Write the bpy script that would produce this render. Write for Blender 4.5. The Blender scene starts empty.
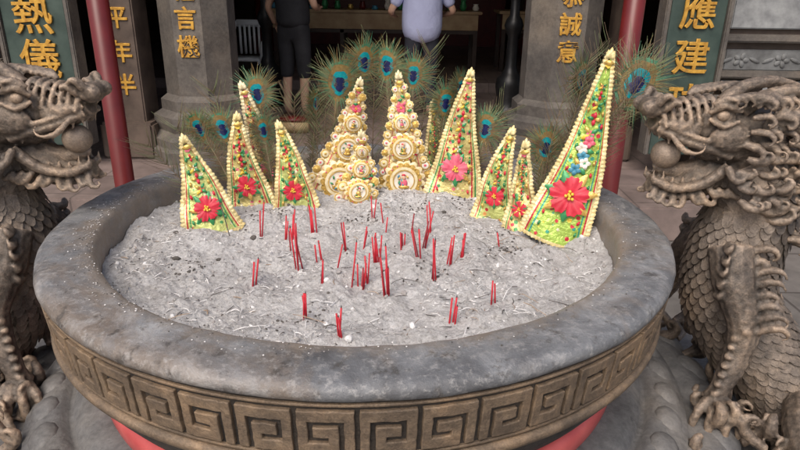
import bpy, bmesh, math, random
from mathutils import Vector, Matrix, noise, Euler
random.seed(7)
R = math.radians
scene = bpy.context.scene
K = 1.057

# ------------------------------------------------------------------ materials
def new_mat(name):
    m = bpy.data.materials.new(name); m.use_nodes = True
    nt = m.node_tree; b = nt.nodes['Principled BSDF']
    return m, nt, b

def nz(nt, scale, detail=6, rough=.6, coord='Object', dist=0.0):
    tc = nt.nodes.new('ShaderNodeTexCoord'); n = nt.nodes.new('ShaderNodeTexNoise')
    n.inputs['Scale'].default_value = scale; n.inputs['Detail'].default_value = detail
    n.inputs['Roughness'].default_value = rough; n.inputs['Distortion'].default_value = dist
    nt.links.new(tc.outputs[coord], n.inputs['Vector'])
    return n

def ramp(nt, src, stops, interp='LINEAR'):
    r = nt.nodes.new('ShaderNodeValToRGB'); r.color_ramp.interpolation = interp
    e = r.color_ramp.elements
    e[0].position = stops[0][0]; e[0].color = (*stops[0][1], 1)
    e[1].position = stops[1][0]; e[1].color = (*stops[1][1], 1)
    for p, c in stops[2:]:
        x = e.new(p); x.color = (*c, 1)
    nt.links.new(src, r.inputs[0]); return r

def mix(nt, fac, a, b, mode='MIX'):
    m = nt.nodes.new('ShaderNodeMix'); m.data_type = 'RGBA'; m.blend_type = mode
    for sock, v in ((m.inputs[0], fac), (m.inputs[6], a), (m.inputs[7], b)):
        if isinstance(v, bpy.types.NodeSocket): nt.links.new(v, sock)
        elif isinstance(v, (int, float)): sock.default_value = v
        else: sock.default_value = (*v, 1)
    return m.outputs[2]

def bump(nt, b, h, strength=.4, dist=.01):
    n = nt.nodes.new('ShaderNodeBump'); n.inputs['Strength'].default_value = strength
    n.inputs['Distance'].default_value = dist
    nt.links.new(h, n.inputs['Height']); nt.links.new(n.outputs[0], b.inputs['Normal']); return n

def simple(name, c1, c2=None, scale=20, rough=.6, metal=0, bs=.2, bd=.004, detail=5):
    m, nt, b = new_mat(name)
    if c2 is None: c2 = tuple(x * .7 for x in c1)
    n = nz(nt, scale, detail)
    r = ramp(nt, n.outputs['Fac'], [(.32, c2), (.68, c1)])
    nt.links.new(r.outputs[0], b.inputs['Base Color'])
    b.inputs['Roughness'].default_value = rough; b.inputs['Metallic'].default_value = metal
    if bs: bump(nt, b, n.outputs['Fac'], bs, bd)
    return m

def bronze(name, c_hi, c_mid, c_lo, rough=.5, metal=.35, scale=18, point=True):
    m, nt, b = new_mat(name)
    n = nz(nt, scale, 8, .65); n2 = nz(nt, scale * 9, 4, .7); n3 = nz(nt, scale * .3, 5, .65)
    r = ramp(nt, n.outputs['Fac'], [(.3, c_lo), (.5, c_mid), (.72, c_hi)])
    col = mix(nt, .35, r.outputs[0], ramp(nt, n2.outputs['Fac'], [(.35, c_lo), (.65, c_hi)]).outputs[0])
    r3 = ramp(nt, n3.outputs['Fac'], [(.35, (.50, .51, .54)), (.5, (.85, .84, .84)), (.65, (1.15, 1.08, 1.0))])
    col = mix(nt, 1.0, col, r3.outputs[0], 'MULTIPLY')
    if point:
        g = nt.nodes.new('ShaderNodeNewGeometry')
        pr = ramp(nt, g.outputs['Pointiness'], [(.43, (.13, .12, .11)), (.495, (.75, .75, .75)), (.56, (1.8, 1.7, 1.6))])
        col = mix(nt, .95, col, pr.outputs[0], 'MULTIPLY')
    nt.links.new(col, b.inputs['Base Color'])
    rr = ramp(nt, n.outputs['Fac'], [(.3, (rough + .15,) * 3), (.7, (rough - .08,) * 3)])
    nt.links.new(rr.outputs[0], b.inputs['Roughness'])
    b.inputs['Metallic'].default_value = metal
    bump(nt, b, n2.outputs['Fac'], .5, .004)
    return m

M = {}
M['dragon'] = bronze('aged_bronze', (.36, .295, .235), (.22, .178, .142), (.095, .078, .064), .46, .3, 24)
M['scale'] = bronze('scale_bronze', (.37, .30, .24), (.215, .175, .14), (.085, .069, .056), .44, .3, 34, False)
M['key'] = bronze('key_bronze', (.36, .265, .175), (.23, .168, .115), (.095, .073, .054), .52, .2, 30, False)
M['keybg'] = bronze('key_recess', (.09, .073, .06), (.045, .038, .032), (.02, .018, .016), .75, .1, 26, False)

def rim_mat():
    m, nt, b = new_mat('rim_patina')
    n = nz(nt, 7, 10, .66, dist=.6); n2 = nz(nt, 70, 6, .75); n3 = nz(nt, 3.4, 8, .66, dist=.5); n4 = nz(nt, 22, 7, .7); n5 = nz(nt, 5.5, 9, .72, dist=.8)
    base = ramp(nt, n.outputs['Fac'], [(.32, (.095, .096, .102)), (.48, (.175, .18, .19)), (.56, (.23, .235, .245)), (.68, (.38, .383, .39))])
    br = mix(nt, ramp(nt, n3.outputs['Fac'], [(.47, (0, 0, 0)), (.60, (.75, .75, .75))]).outputs[0], base.outputs[0], (.20, .155, .118))
    br = mix(nt, ramp(nt, n4.outputs['Fac'], [(.36, (.75, .75, .75)), (.45, (0, 0, 0))]).outputs[0], br, (.060, .053, .048))
    br = mix(nt, ramp(nt, n5.outputs['Fac'], [(.54, (0, 0, 0)), (.66, (.6, .6, .6))]).outputs[0], br, (.42, .405, .395))
    col = mix(nt, ramp(nt, n2.outputs['Fac'], [(.52, (0, 0, 0)), (.70, (.6, .6, .6))]).outputs[0], br, (.46, .445, .43))
    tc = nt.nodes.new('ShaderNodeTexCoord'); sx = nt.nodes.new('ShaderNodeSeparateXYZ'); cx = nt.nodes.new('ShaderNodeCombineXYZ')
    nt.links.new(tc.outputs['Object'], sx.inputs[0]); nt.links.new(sx.outputs[0], cx.inputs[0]); nt.links.new(sx.outputs[1], cx.inputs[1])
    ln = nt.nodes.new('ShaderNodeVectorMath'); ln.operation = 'LENGTH'; nt.links.new(cx.outputs[0], ln.inputs[0])
    ad = nt.nodes.new('ShaderNodeMath'); ad.operation = 'MULTIPLY_ADD'; ad.inputs[1].default_value = .14
    nt.links.new(n4.outputs['Fac'], ad.inputs[0]); nt.links.new(ln.outputs['Value'], ad.inputs[2])
    dust = ramp(nt, ad.outputs[0], [(.650, (.85, .85, .85)), (.70, (0, 0, 0))])
    col = mix(nt, dust.outputs[0], col, (.27, .225, .185))
    nt.links.new(col, b.inputs['Base Color'])
    b.inputs['Metallic'].default_value = .15
    rr = ramp(nt, n4.outputs['Fac'], [(.3, (.62,) * 3), (.7, (.36,) * 3)]); nt.links.new(rr.outputs[0], b.inputs['Roughness'])
    bn = bump(nt, b, n2.outputs['Fac'], .6, .004)
    b2 = nt.nodes.new('ShaderNodeBump'); b2.inputs['Strength'].default_value = .4; b2.inputs['Distance'].default_value = .010
    nt.links.new(n4.outputs['Fac'], b2.inputs['Height']); nt.links.new(b2.outputs[0], bn.inputs['Normal'])
    return m
M['rim'] = rim_mat()
M['bowl'] = bronze('bowl_dark', (.12, .10, .085), (.07, .06, .055), (.03, .03, .03), .6, .3, 10, False)
M['redring'] = simple('red_paint', (.66, .14, .13), (.50, .08, .08), 12, .45)
M['base'] = bronze('grey_stone', (.24, .235, .23), (.15, .148, .145), (.075, .072, .07), .6, .0, 8, False)

def ash_mat():
    m, nt, b = new_mat('incense_ash')
    n = nz(nt, 4.5, 9, .72, dist=.4); n2 = nz(nt, 130, 5, .8); n3 = nz(nt, 30, 7, .8, dist=.3)
    a = ramp(nt, n.outputs['Fac'], [(.34, (.32, .29, .27)), (.46, (.56, .53, .515)), (.60, (.76, .745, .735))])
    c = mix(nt, .5, a.outputs[0], ramp(nt, n3.outputs['Fac'], [(.36, (.20, .18, .168)), (.46, (.54, .515, .50)), (.60, (.84, .825, .82))]).outputs[0])
    c = mix(nt, .45, c, ramp(nt, n2.outputs['Fac'], [(.36, (.22, .205, .195)), (.48, (.62, .60, .59)), (.62, (.88, .87, .86))]).outputs[0])
    nt.links.new(c, b.inputs['Base Color']); b.inputs['Roughness'].default_value = .95
    bn = bump(nt, b, n2.outputs['Fac'], .8, .007)
    b2 = nt.nodes.new('ShaderNodeBump'); b2.inputs['Strength'].default_value = .8; b2.inputs['Distance'].default_value = .018
    nt.links.new(n3.outputs['Fac'], b2.inputs['Height']); nt.links.new(b2.outputs[0], bn.inputs['Normal'])
    return m
M['ash'] = ash_mat()
M['ash_lt'] = simple('ash_flake_pale', (.80, .79, .78), (.60, .58, .57), 60, .9)
M['ash_md'] = simple('ash_flake_grey', (.42, .40, .385), (.28, .26, .25), 60, .9)
M['ash_dk'] = simple('charred_bits', (.13, .115, .105), (.05, .045, .04), 60, .9)
M['twig'] = simple('bamboo_splinter', (.40, .30, .21), (.25, .18, .13), 60, .8)
M['stick'] = simple('red_incense', (.60, .022, .04), (.42, .012, .025), 80, .6)
M['stickdark'] = simple('red_incense_dark', (.32, .015, .028), (.19, .01, .018), 80, .65)

def foil_mat(name, gold, seed, cols):
    m, nt, b = new_mat(name)
    uv = nt.nodes.new('ShaderNodeUVMap'); sx = nt.nodes.new('ShaderNodeSeparateXYZ'); nt.links.new(uv.outputs[0], sx.inputs[0])
    s = nt.nodes.new('ShaderNodeMath'); s.operation = 'SUBTRACT'; s.inputs[1].default_value = .5; nt.links.new(sx.outputs[0], s.inputs[0])
    a = nt.nodes.new('ShaderNodeMath'); a.operation = 'ABSOLUTE'; nt.links.new(s.outputs[0], a.inputs[0])
    tc = nt.nodes.new('ShaderNodeTexCoord')
    v = nt.nodes.new('ShaderNodeTexVoronoi'); v.inputs['Scale'].default_value = 75
    mp = nt.nodes.new('ShaderNodeMapping'); mp.inputs['Location'].default_value = (seed, seed * .7, 0)
    nt.links.new(tc.outputs['Object'], mp.inputs[0]); nt.links.new(mp.outputs[0], v.inputs['Vector'])
    sc = nt.nodes.new('ShaderNodeSeparateColor'); nt.links.new(v.outputs['Color'], sc.inputs[0])
    pat = ramp(nt, sc.outputs[0], [(0, gold), (.30, cols[0]), (.44, gold), (.56, cols[1]), (.68, (.78, .70, .46)), (.80, cols[2]), (.88, gold)], 'CONSTANT')
    edge = ramp(nt, v.outputs['Distance'], [(.40, (0, 0, 0)), (.5, (1, 1, 1))])
    pc = mix(nt, edge.outputs[0], pat.outputs[0], gold)
    band = ramp(nt, a.outputs[0], [(0, (1, 1, 1)), (.34, (0, 0, 0))], 'CONSTANT')
    bcol = ramp(nt, a.outputs[0], [(0, gold), (.34, cols[1]), (.37, gold), (.405, cols[0]), (.43, (.80, .70, .38))], 'CONSTANT')
    col = mix(nt, band.outputs[0], bcol.outputs[0], pc)
    nw = nz(nt, 30, 5, .7); col = mix(nt, 1, col, ramp(nt, nw.outputs['Fac'], [(.3, (.62, .60, .52)), (.6, (1.05, 1.05, 1.05))]).outputs[0], 'MULTIPLY')
    nt.links.new(col, b.inputs['Base Color'])
    b.inputs['Metallic'].default_value = .25; b.inputs['Roughness'].default_value = .32
    n = nz(nt, 60, 3); bump(nt, b, n.outputs['Fac'], .9, .006)
    return m
GN, RD, PK, WH = (.07, .30, .10), (.54, .03, .05), (.70, .18, .22), (.80, .77, .67)
M['foilA'] = foil_mat('gold_paper_a', (.66, .56, .22), 1.3, [GN, RD, PK])
M['foilB'] = foil_mat('gold_paper_b', (.54, .58, .20), 5.1, [RD, GN, (.75, .35, .12)])
M['foilC'] = foil_mat('gold_paper_c', (.74, .57, .26), 8.4, [(.72, .46, .34), (.6, .16, .14), WH])
M['foilD'] = foil_mat('gold_paper_d', (.38, .54, .10), 3.9, [RD, (.05, .32, .22), (.80, .56, .06)])
M['cream'] = simple('cream_frill', (.84, .73, .42), (.64, .49, .19), 50, .45, .12, .5)
M['creampale'] = simple('pale_frill', (.84, .76, .53), (.70, .56, .29), 60, .45, .1, .5)
M['gold'] = simple('gold_foil', (.80, .54, .16), (.54, .33, .07), 90, .3, .5, .6)
M['backpaper'] = simple('backing_paper', (.5, .34, .14), (.35, .22, .08), 30, .7)
M['red'] = simple('red_petal', (.66, .03, .06), (.46, .012, .03), 40, .45)
M['pink'] = simple('pink_petal', (.78, .18, .25), (.60, .07, .13), 40, .45)
M['leaf'] = simple('green_foil', (.06, .32, .12), (.03, .18, .06), 40, .4, .2)
M['yellow'] = simple('yellow_centre', (.85, .62, .08), (.7, .45, .04), 80, .5)
M['white'] = simple('white_paper', (.82, .79, .72), (.66, .58, .46), 60, .6)
M['face'] = simple('painted_face', (.72, .48, .34), (.6, .38, .26), 60, .6)
M['blue'] = simple('blue_print', (.08, .30, .42), (.05, .2, .3), 50, .5)
M['f_barb'] = simple('feather_barb', (.19, .24, .11), (.11, .10, .045), 30, .5, .2, 0)
M['f_barb2'] = simple('feather_barb_brown', (.20, .14, .08), (.11, .075, .045), 30, .6, 0, 0)
M['f_bronze'] = simple('feather_bronze', (.27, .18, .06), (.17, .11, .035), 120, .4, .3)
M['f_green'] = simple('feather_green', (.09, .24, .13), (.04, .14, .07), 120, .35, .3)
M['f_teal'] = simple('feather_teal', (.0, .32, .34), (.0, .22, .27), 120, .3, .3)
M['f_navy'] = simple('feather_navy', (.010, .014, .10), (.006, .01, .05), 120, .35, .3)
M['f_stem'] = simple('feather_quill', (.3, .24, .16), (.16, .12, .07), 60, .5)

# ------------------------------------------------------------------ mesh builder
class MB:
    def __init__(s): s.v = []; s.f = []; s.m = []; s.uv = {}; s.slots = []
    def slot(s, key):
        if key not in s.slots: s.slots.append(key)
        return s.slots.index(key)
    def add(s, verts, faces, key, uvs=None):
        o = len(s.v); s.v += [tuple(p) for p in verts]; k = s.slot(key)
        for f in faces:
            s.f.append([i + o for i in f]); s.m.append(k)
            if uvs: s.uv[len(s.f) - 1] = [uvs[i] for i in f]
    def obj(s, name, smooth=True, parent=None):
        me = bpy.data.meshes.new(name); me.from_pydata(s.v, [], s.f)
        for k in s.slots: me.materials.append(M[k])
        me.polygons.foreach_set('material_index', s.m)
        me.polygons.foreach_set('use_smooth', [smooth] * len(s.f))
        if s.uv:
            l = me.uv_layers.new(name='UVMap')
            for fi, us in s.uv.items():
                p = me.polygons[fi]
                for j, li in enumerate(p.loop_indices): l.data[li].uv = us[j]
        me.update()
        o = bpy.data.objects.new(name, me); scene.collection.objects.link(o)
        if parent: o.parent = parent
        return o

def empty(name, loc=(0, 0, 0)):
    e = bpy.data.objects.new(name, None); e.location = loc; e.empty_display_size = .1
    scene.collection.objects.link(e); return e

def catmull(pts, vals, n=6):
    P = [Vector(p) for p in pts]; out = []; ov = []
    for i in range(len(P) - 1):
        p0 = P[max(i - 1, 0)]; p1 = P[i]; p2 = P[i + 1]; p3 = P[min(i + 2, len(P) - 1)]
        for k in range(n):
            t = k / n; t2 = t * t; t3 = t2 * t
            out.append(.5 * ((2 * p1) + (-p0 + p2) * t + (2 * p0 - 5 * p1 + 4 * p2 - p3) * t2 + (-p0 + 3 * p1 - 3 * p2 + p3) * t3))
            ov.append(vals[i] * (1 - t) + vals[i + 1] * t)
    out.append(P[-1]); ov.append(vals[-1]); return out, ov

def tube(mb, pts, rad, key, seg=8, n=4, flat=1.0, smooth=True):
    P, V = catmull(pts, rad, n) if smooth and len(pts) > 2 else ([Vector(p) for p in pts], list(rad))
    vs = []; fs = []
    T0 = (P[1] - P[0]).normalized()
    up = Vector((0, 0, 1)) if abs(T0.z) < .9 else Vector((0, 1, 0))
    N = (up - T0 * up.dot(T0)).normalized()
    frames = []
    for i, p in enumerate(P):
        T = (P[min(i + 1, len(P) - 1)] - P[max(i - 1, 0)])
        if T.length < 1e-9: T = T0
        T.normalize(); N = (N - T * N.dot(T)).normalized(); B = T.cross(N)
        frames.append((p, T, N.copy(), B, V[i]))
        for j in range(seg):
            a = 2 * math.pi * j / seg
            vs.append(p + (N * math.cos(a) + B * math.sin(a) * flat) * V[i])
    for i in range(len(P) - 1):
        for j in range(seg):
            a = i * seg + j; b = i * seg + (j + 1) % seg
            fs.append((a, b, b + seg, a + seg))
    fs.append(tuple(range(seg))[::-1]); l = (len(P) - 1) * seg; fs.append(tuple(range(l, l + seg)))
    mb.add(vs, fs, key); return frames

def ell(mb, c, r, key, rot=(0, 0, 0), nu=14, nv=9):
    E = Euler(rot).to_matrix(); c = Vector(c); vs = []; fs = []
    for i in range(1, nv):
        th = math.pi * i / nv
        for j in range(nu):
            ph = 2 * math.pi * j / nu
            vs.append(c + E @ Vector((r[0] * math.sin(th) * math.cos(ph), r[1] * math.sin(th) * math.sin(ph), r[2] * math.cos(th))))
    for i in range(nv - 2):
        for j in range(nu):
            a = i * nu + j; b = i * nu + (j + 1) % nu; fs.append((a, a + nu, b + nu, b))
    t = len(vs); vs.append(c + E @ Vector((0, 0, r[2]))); vs.append(c - E @ Vector((0, 0, r[2])))
    for j in range(nu):
        fs.append((t, j, (j + 1) % nu)); k = (nv - 2) * nu; fs.append((t + 1, k + (j + 1) % nu, k + j))
    mb.add(vs, fs, key)

def box(mb, c, s, key, bev=0):
    x, y, z = c; a, b, d = s[0] / 2, s[1] / 2, s[2] / 2
    if bev <= 0:
        vs = [(x + i * a, y + j * b, z + k * d) for i in (-1, 1) for j in (-1, 1) for k in (-1, 1)]
        mb.add(vs, [(0, 1, 3, 2), (4, 6, 7, 5), (0, 4, 5, 1), (2, 3, 7, 6), (0, 2, 6, 4), (1, 5, 7, 3)], key); return
    bm = bmesh.new(); bmesh.ops.create_cube(bm, size=1)
    for v in bm.verts: v.co = Vector((v.co.x * s[0], v.co.y * s[1], v.co.z * s[2])) + Vector(c)
    bmesh.ops.bevel(bm, geom=bm.edges[:], offset=bev, segments=2, affect='EDGES')
    bm.verts.index_update(); mb.add([v.co.copy() for v in bm.verts], [[v.index for v in f.verts] for f in bm.faces], key); bm.free()

def lathe(mb, prof, key, seg=64, c=(0, 0), phase=0, z0=0):
    vs = []; fs = []
    for r, z in prof:
        for j in range(seg):
            a = 2 * math.pi * j / seg + phase; vs.append((c[0] + r * math.cos(a), c[1] + r * math.sin(a), z + z0))
    for i in range(len(prof) - 1):
        for j in range(seg):
            a = i * seg + j; b = i * seg + (j + 1) % seg; fs.append((a, b, b + seg, a + seg))
    mb.add(vs, fs, key)

# ------------------------------------------------------------------ CENSER
censer = empty('incense_burner', (0, 0, 0)); censer.scale = (K, K, 1)
mb = MB()
prof = [(.580, .88), (.582, .92), (.584, .96), (.585, 1.0), (.586, 1.025), (.589, 1.038), (.595, 1.046), (.604, 1.050), (.62, 1.0505), (.64, 1.0505), (.66, 1.050), (.675, 1.049), (.688, 1.047), (.695, 1.043), (.700, 1.037), (.702, 1.029), (.700, 1.021), (.694, 1.0165)]
lathe(mb, prof, 'rim', 240)
o = mb.obj('rim', parent=censer)
for v in o.data.vertices:
    d = Vector((v.co.x, v.co.y, 0)).normalized()
    v.co.z += noise.noise(v.co * 5) * .0030 + noise.noise(v.co * 22) * .0018
    v.co += d * (noise.noise(v.co * 9 + Vector((5, 0, 0))) * .0025 + noise.noise(v.co * 30) * .0014)
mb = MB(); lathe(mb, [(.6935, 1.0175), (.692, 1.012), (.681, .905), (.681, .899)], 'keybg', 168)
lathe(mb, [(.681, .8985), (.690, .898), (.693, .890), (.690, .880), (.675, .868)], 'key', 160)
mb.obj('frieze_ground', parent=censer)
mb = MB(); lathe(mb, [(.675, .868), (.665, .84), (.64, .80), (.60, .765), (.55, .745)], 'bowl', 128)
mb.obj('bowl', parent=censer)
mb = MB(); lathe(mb, [(.55, .748), (.58, .752), (.606, .752), (.618, .744), (.621, .73), (.618, .70), (.610, .69)], 'redring', 128)
mb.obj('red_collar', parent=censer)

UNIT = ["###########", "###########", "##.......##", "##.#####.##", "##.#####.##", "##.##....##", "##.########", "##.########"]
NU = 48; W = 12; H = 8
def kr(z): return .681 + (z - .905) / (1.012 - .905) * .011
grid = {}
for u in range(NU):
    for r_ in range(H):
        row = UNIT[r_] if u % 2 == 0 else UNIT[r_][::-1]
        for c_ in range(11):
            if row[c_] == '#': grid[(u * W + c_, r_)] = 1
TOT = NU * W
ztop, zbot = .999, .914
vidx = {}; vv = []; ff = []
def kv(c, r, out):
    k = (c % TOT, r, out)
    if k not in vidx:
        jz = noise.noise(Vector((c * .35, r * .5, 9))) * .0016; ja = noise.noise(Vector((c * .4, r * .6, 19))) * .0022
        a = 2 * math.pi * c / TOT + ja; z = ztop + (zbot - ztop) * r / H
        jit = noise.noise(Vector((c * .9, r * .9, 3))) * .0014
        rad = kr(z) + (.0072 + jit if out else -.001)
        vidx[k] = len(vv); vv.append((rad * math.cos(a), rad * math.sin(a), z + jz))
    return vidx[k]
for (c, r) in grid:
    ff.append((kv(c, r, 1), kv(c, r + 1, 1), kv(c + 1, r + 1, 1), kv(c + 1, r, 1)))
    for dc, dr, e in ((-1, 0, ((c, r), (c, r + 1))), (1, 0, ((c + 1, r + 1), (c + 1, r))), (0, -1, ((c + 1, r), (c, r))), (0, 1, ((c, r + 1), (c + 1, r + 1)))):
        if not grid.get(((c + dc) % TOT, r + dr)):
            a, b = e; ff.append((kv(*a, 1), kv(*a, 0), kv(*b, 0), kv(*b, 1)))
mb = MB(); mb.add(vv, ff, 'key')
def ridge(z0, z1):
    lathe(mb, [(kr(z0) - .001, z0), (kr(z0) + .005, z0 + .001), (kr(z1) + .005, z1 - .001), (kr(z1) - .001, z1)], 'key', 160)
ridge(.9015, .909); ridge(1.005, 1.012)
o = mb.obj('key_fret_frieze', smooth=False, parent=censer)
bv = o.modifiers.new('Bevel', 'BEVEL'); bv.width = .0018; bv.segments = 2; bv.limit_method = 'ANGLE'; bv.angle_limit = R(40)
o.rotation_euler = (0, 0, R(3))

# ---- ash bed
RA = .617
def ash_h(x, y):
    p = Vector((x, y, 0))
    h = .972 + .026 * noise.noise(p * 3.1) + .018 * noise.noise(p * 9) + .014 * noise.noise(p * 20) + .008 * abs(noise.noise(p * 42)) + .0035 * noise.noise(p * 95)
    for cx, cy, cr, cd in ((.13, .24, .055, .050), (-.05, .04, .035, .014), (.2, -.1, .05, .014), (-.2, -.15, .04, .014), (.38, 0, .06, .018), (.02, -.27, .05, .014), (-.36, .05, .06, .012)):
        d = math.hypot(x - cx, (y - cy)) / cr
        h -= cd * math.exp(-d * d); h += cd * .4 * math.exp(-(d - 1.5) ** 2 * 3)
    r = math.hypot(x, y); h += .008 * max(0, (r - .54) / .08)
    return h
mb = MB(); vs = [(0, 0, ash_h(0, 0))]; fs = []; NR, NS = 190, 460
for i in range(1, NR + 1):
    r = RA * i / NR
    for j in range(NS):
        a = 2 * math.pi * j / NS; x, y = r * math.cos(a), r * math.sin(a); vs.append((x, y, ash_h(x, y)))
for j in range(NS): fs.append((0, 1 + j, 1 + (j + 1) % NS))
for i in range(NR - 1):
    for j in range(NS):
        a = 1 + i * NS + j; b = 1 + i * NS + (j + 1) % NS; fs.append((a, a + NS, b + NS, b))
mb.add(vs, fs, 'ash'); mb.obj('ash_bed')
mb = MB()
def sliver(x, y, L, w, key, z=.002, yaw=None, tilt=None):
    yaw = random.uniform(0, 6.28) if yaw is None else yaw
    tilt = random.uniform(-.25, .35) if tilt is None else tilt
    d = Vector((math.cos(yaw) * math.cos(tilt), math.sin(yaw) * math.cos(tilt), math.sin(tilt)))
    p = Vector((x, y, ash_h(x, y) + z)); k = Vector((random.uniform(-1, 1), random.uniform(-1, 1), random.uniform(0, 1))) * L * .16
    tube(mb, [p - d * L / 2, p + k, p + d * L / 2], [w * .8, w, w * .6], key, 4, 2)
for i in range(2400):
    r = .60 * math.sqrt(random.random()); a = random.uniform(0, 6.28); x, y = r * math.cos(a), r * math.sin(a)
    if noise.noise(Vector((x * 5, y * 5, 4))) + random.uniform(-.25, .25) < -.05: continue
    sliver(x, y, random.uniform(.004, .024) * random.choice((.6, 1, 1.2)), random.uniform(.0005, .0013), random.choice(['ash_lt'] * 5 + ['ash_md'] * 3 + ['ash_dk', 'twig']))
for i in range(110):
    a = random.gauss(.2, 1.0); r = random.uniform(.25, .58)
    sliver(r * math.cos(a), r * math.sin(a), random.uniform(.03, .075), .0010, random.choice(['twig', 'ash_lt', 'ash_md', 'ash_dk']))
def lump(x, y, s, key):
    a0 = random.uniform(0, 3.1); ell(mb, (x, y, ash_h(x, y) + s * .15), (s * random.uniform(.8, 1.3), s * random.uniform(.5, 1), s * random.uniform(.4, .8)), key, (random.uniform(-.5, .5), random.uniform(-.5, .5), a0), nu=6, nv=5)
for i in range(2600):
    r = .605 * math.sqrt(random.random()); a = random.uniform(0, 6.28); x, y = r * math.cos(a), r * math.sin(a)
    s = random.uniform(.0012, .004) * (2.5 if random.random() < .12 else 1)
    lump(x, y, s, random.choice(['ash_lt'] * 2 + ['ash'] * 7 + ['ash_md'] * 3 + ['ash_dk'] * 1))
for cx, cy, n_, sp in ((.13, .24, 160, .028), (-.38, -.18, 80, .03), (.35, -.05, 80, .035), (-.35, .1, 70, .035), (-.1, -.42, 30, .03), (.0, .15, 80, .05), (.42, .1, 70, .035), (.15, -.2, 40, .03), (-.25, .22, 60, .03), (.3, .28, 60, .03)):
    for i in range(n_):
        lump(random.gauss(cx, sp), random.gauss(cy, sp), random.uniform(.0015, .0045), random.choice(['ash_dk', 'ash_dk', 'ash_md']))
for i in range(700):
    a = random.uniform(0, 6.28) if i % 3 else random.gauss(math.pi * 1.15, .5); r = K * (.592 + abs(random.gauss(0, .026))); s = random.uniform(.0006, .0020)
    if r < .72: ell(mb, (r * math.cos(a), r * math.sin(a), 1.0515), (s, s, s * .5), random.choice(['ash_lt', 'ash', 'ash_md', 'ash_dk']), nu=5, nv=4)
mb.obj('ash_debris', smooth=False)

# ---- incense sticks
S = [(-.28, .083, .094, 2), (-.223, -.252, .067, 3), (-.21, .083, .06, 2), (-.198, .075, .075, 2), (-.146, -.13, .115, 3), (-.136, -.13, .085, 1), (-.141, .12, .07, 5),
     (-.094, -.396, .065, 3), (-.015, -.476, .06, 3), (-.101, -.077, .06, 3), (-.075, -.23, .06, 2), (-.037, .008, .085, 2), (-.048, -.158, .065, 1),
     (-.011, -.215, .10, 1), (.008, -.21, .05, 5), (.017, .212, .065, 2), (.026, -.19, .07, 2), (.042, -.077, .072, 7), (.069, -.294, .115, 5), (.078, -.27, .07, 2),
     (.05, .18, .06, 1), (.105, -.0, .04, 2), (.11, .005, .03, 2), (.146, -.07, .09, 4), (.163, .008, .09, 3), (.184, .124, .085, 3), (.177, -.19, .10, 3),
     (.222, -.09, .07, 3), (.255, -.05, .055, 4), (.262, -.02, .05, 1), (.303, -.294, .055, 2), (.203, -.41, .045, 3), (.36, .02, .05, 1), (.0, .02, .05, 2), (.06, .10, .04, 1), (-.19, .02, .06, 1), (.13, .1, .05, 1)]
for x, y, h, n_ in S:
    x *= .958 - .045 * y; y = y - (.064 + .105 * y); h = h * .98 + .008
    mb = MB()
    lean = (random.uniform(-.14, .14), random.uniform(-.12, .15))
    for k in range(n_):
        px, py = x + random.uniform(-.0050, .0050) * (n_ > 1) * (1 + n_ * .14), y + random.uniform(-.006, .006) * (n_ > 1)
        hh = h * random.uniform(.70, 1.02); lx, ly = lean[0] + random.uniform(-.09, .09), lean[1] + random.uniform(-.08, .08)
        z = ash_h(px, py)
        tube(mb, [(px - lx * .02, py - ly * .02, z - .02), (px + lx * hh, py + ly * hh, z + hh)], [.0019, .0019], random.choice(['stick'] * 4 + ['stickdark']), 6, 1, smooth=False)
        if random.random() < .25:
            tube(mb, [(px + lx * hh, py + ly * hh, z + hh), (px + lx * hh * 1.05, py + ly * hh * 1.05, z + hh * 1.04 + .002)], [.0014, .0008], 'ash_dk', 5, 1, smooth=False)
    mb.obj('incense_stick')
mb = MB()
tube(mb, [(-.345, .0, .965), (-.362, .02, 1.02), (-.388, .05, 1.085)], [.0014, .0013, .001], 'ash_dk', 6, 3)
mb.obj('burnt_joss_stick')

# ------------------------------------------------------------------ ORNAMENTS
def frame(base, apex, yaw, back=0.0):
    base = Vector(base); apex = Vector(apex); w = (apex - base); Hh = w.length; w.normalize()
    f = Vector((math.sin(yaw), -math.cos(yaw), 0)); f = (f - w * f.dot(w)).normalized()
    r = w.cross(f)
    if r.x < 0: r = -r
    return base, w, r, f, Hh

def flower(mb, L, a, b, c, rad, key='red', petals=5, rot=0):
    for p in range(petals):
        th = 2 * math.pi * p / petals + rot; rj = rad * random.uniform(.85, 1.08)
        vs = [L(a, b, c + rad * .06)]; n = 9
        for i in range(n):
            ph = (i / (n - 1) - .5) * 2; ang = th + ph * math.pi / petals * 1.08
            rr = rj * (1 - .16 * abs(ph) ** 3 - .10 * (abs(ph) < .15))
            vs.append(L(a + rr * .55 * math.cos(ang), b + rr * .55 * math.sin(ang), c + rad * (.20 - .10 * abs(ph))))
        for i in range(n):
            ph = (i / (n - 1) - .5) * 2; ang = th + ph * math.pi / petals * 1.0
            rr = rj * (1 - .24 * abs(ph) ** 4 - .05 * math.cos(i * 3.1))
            vs.append(L(a + rr * math.cos(ang), b + rr * math.sin(ang), c + rad * (.10 + .10 * math.sin(i * 2.2 + p))))
        fs = [(0, 1 + i, 2 + i) for i in range(n - 1)] + [(1 + i, 1 + n + i, 2 + n + i, 2 + i) for i in range(n - 1)]
        mb.add(vs, fs, key)
    for q in range(7):
        an = q * 2.4; rr = rad * .09 * math.sqrt(q)
        p = L(a + rr * math.cos(an), b + rr * math.sin(an), c + rad * .28); s = rad * .085
        ell(mb, p, (s, s, s), 'yellow', nu=6, nv=4)

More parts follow.
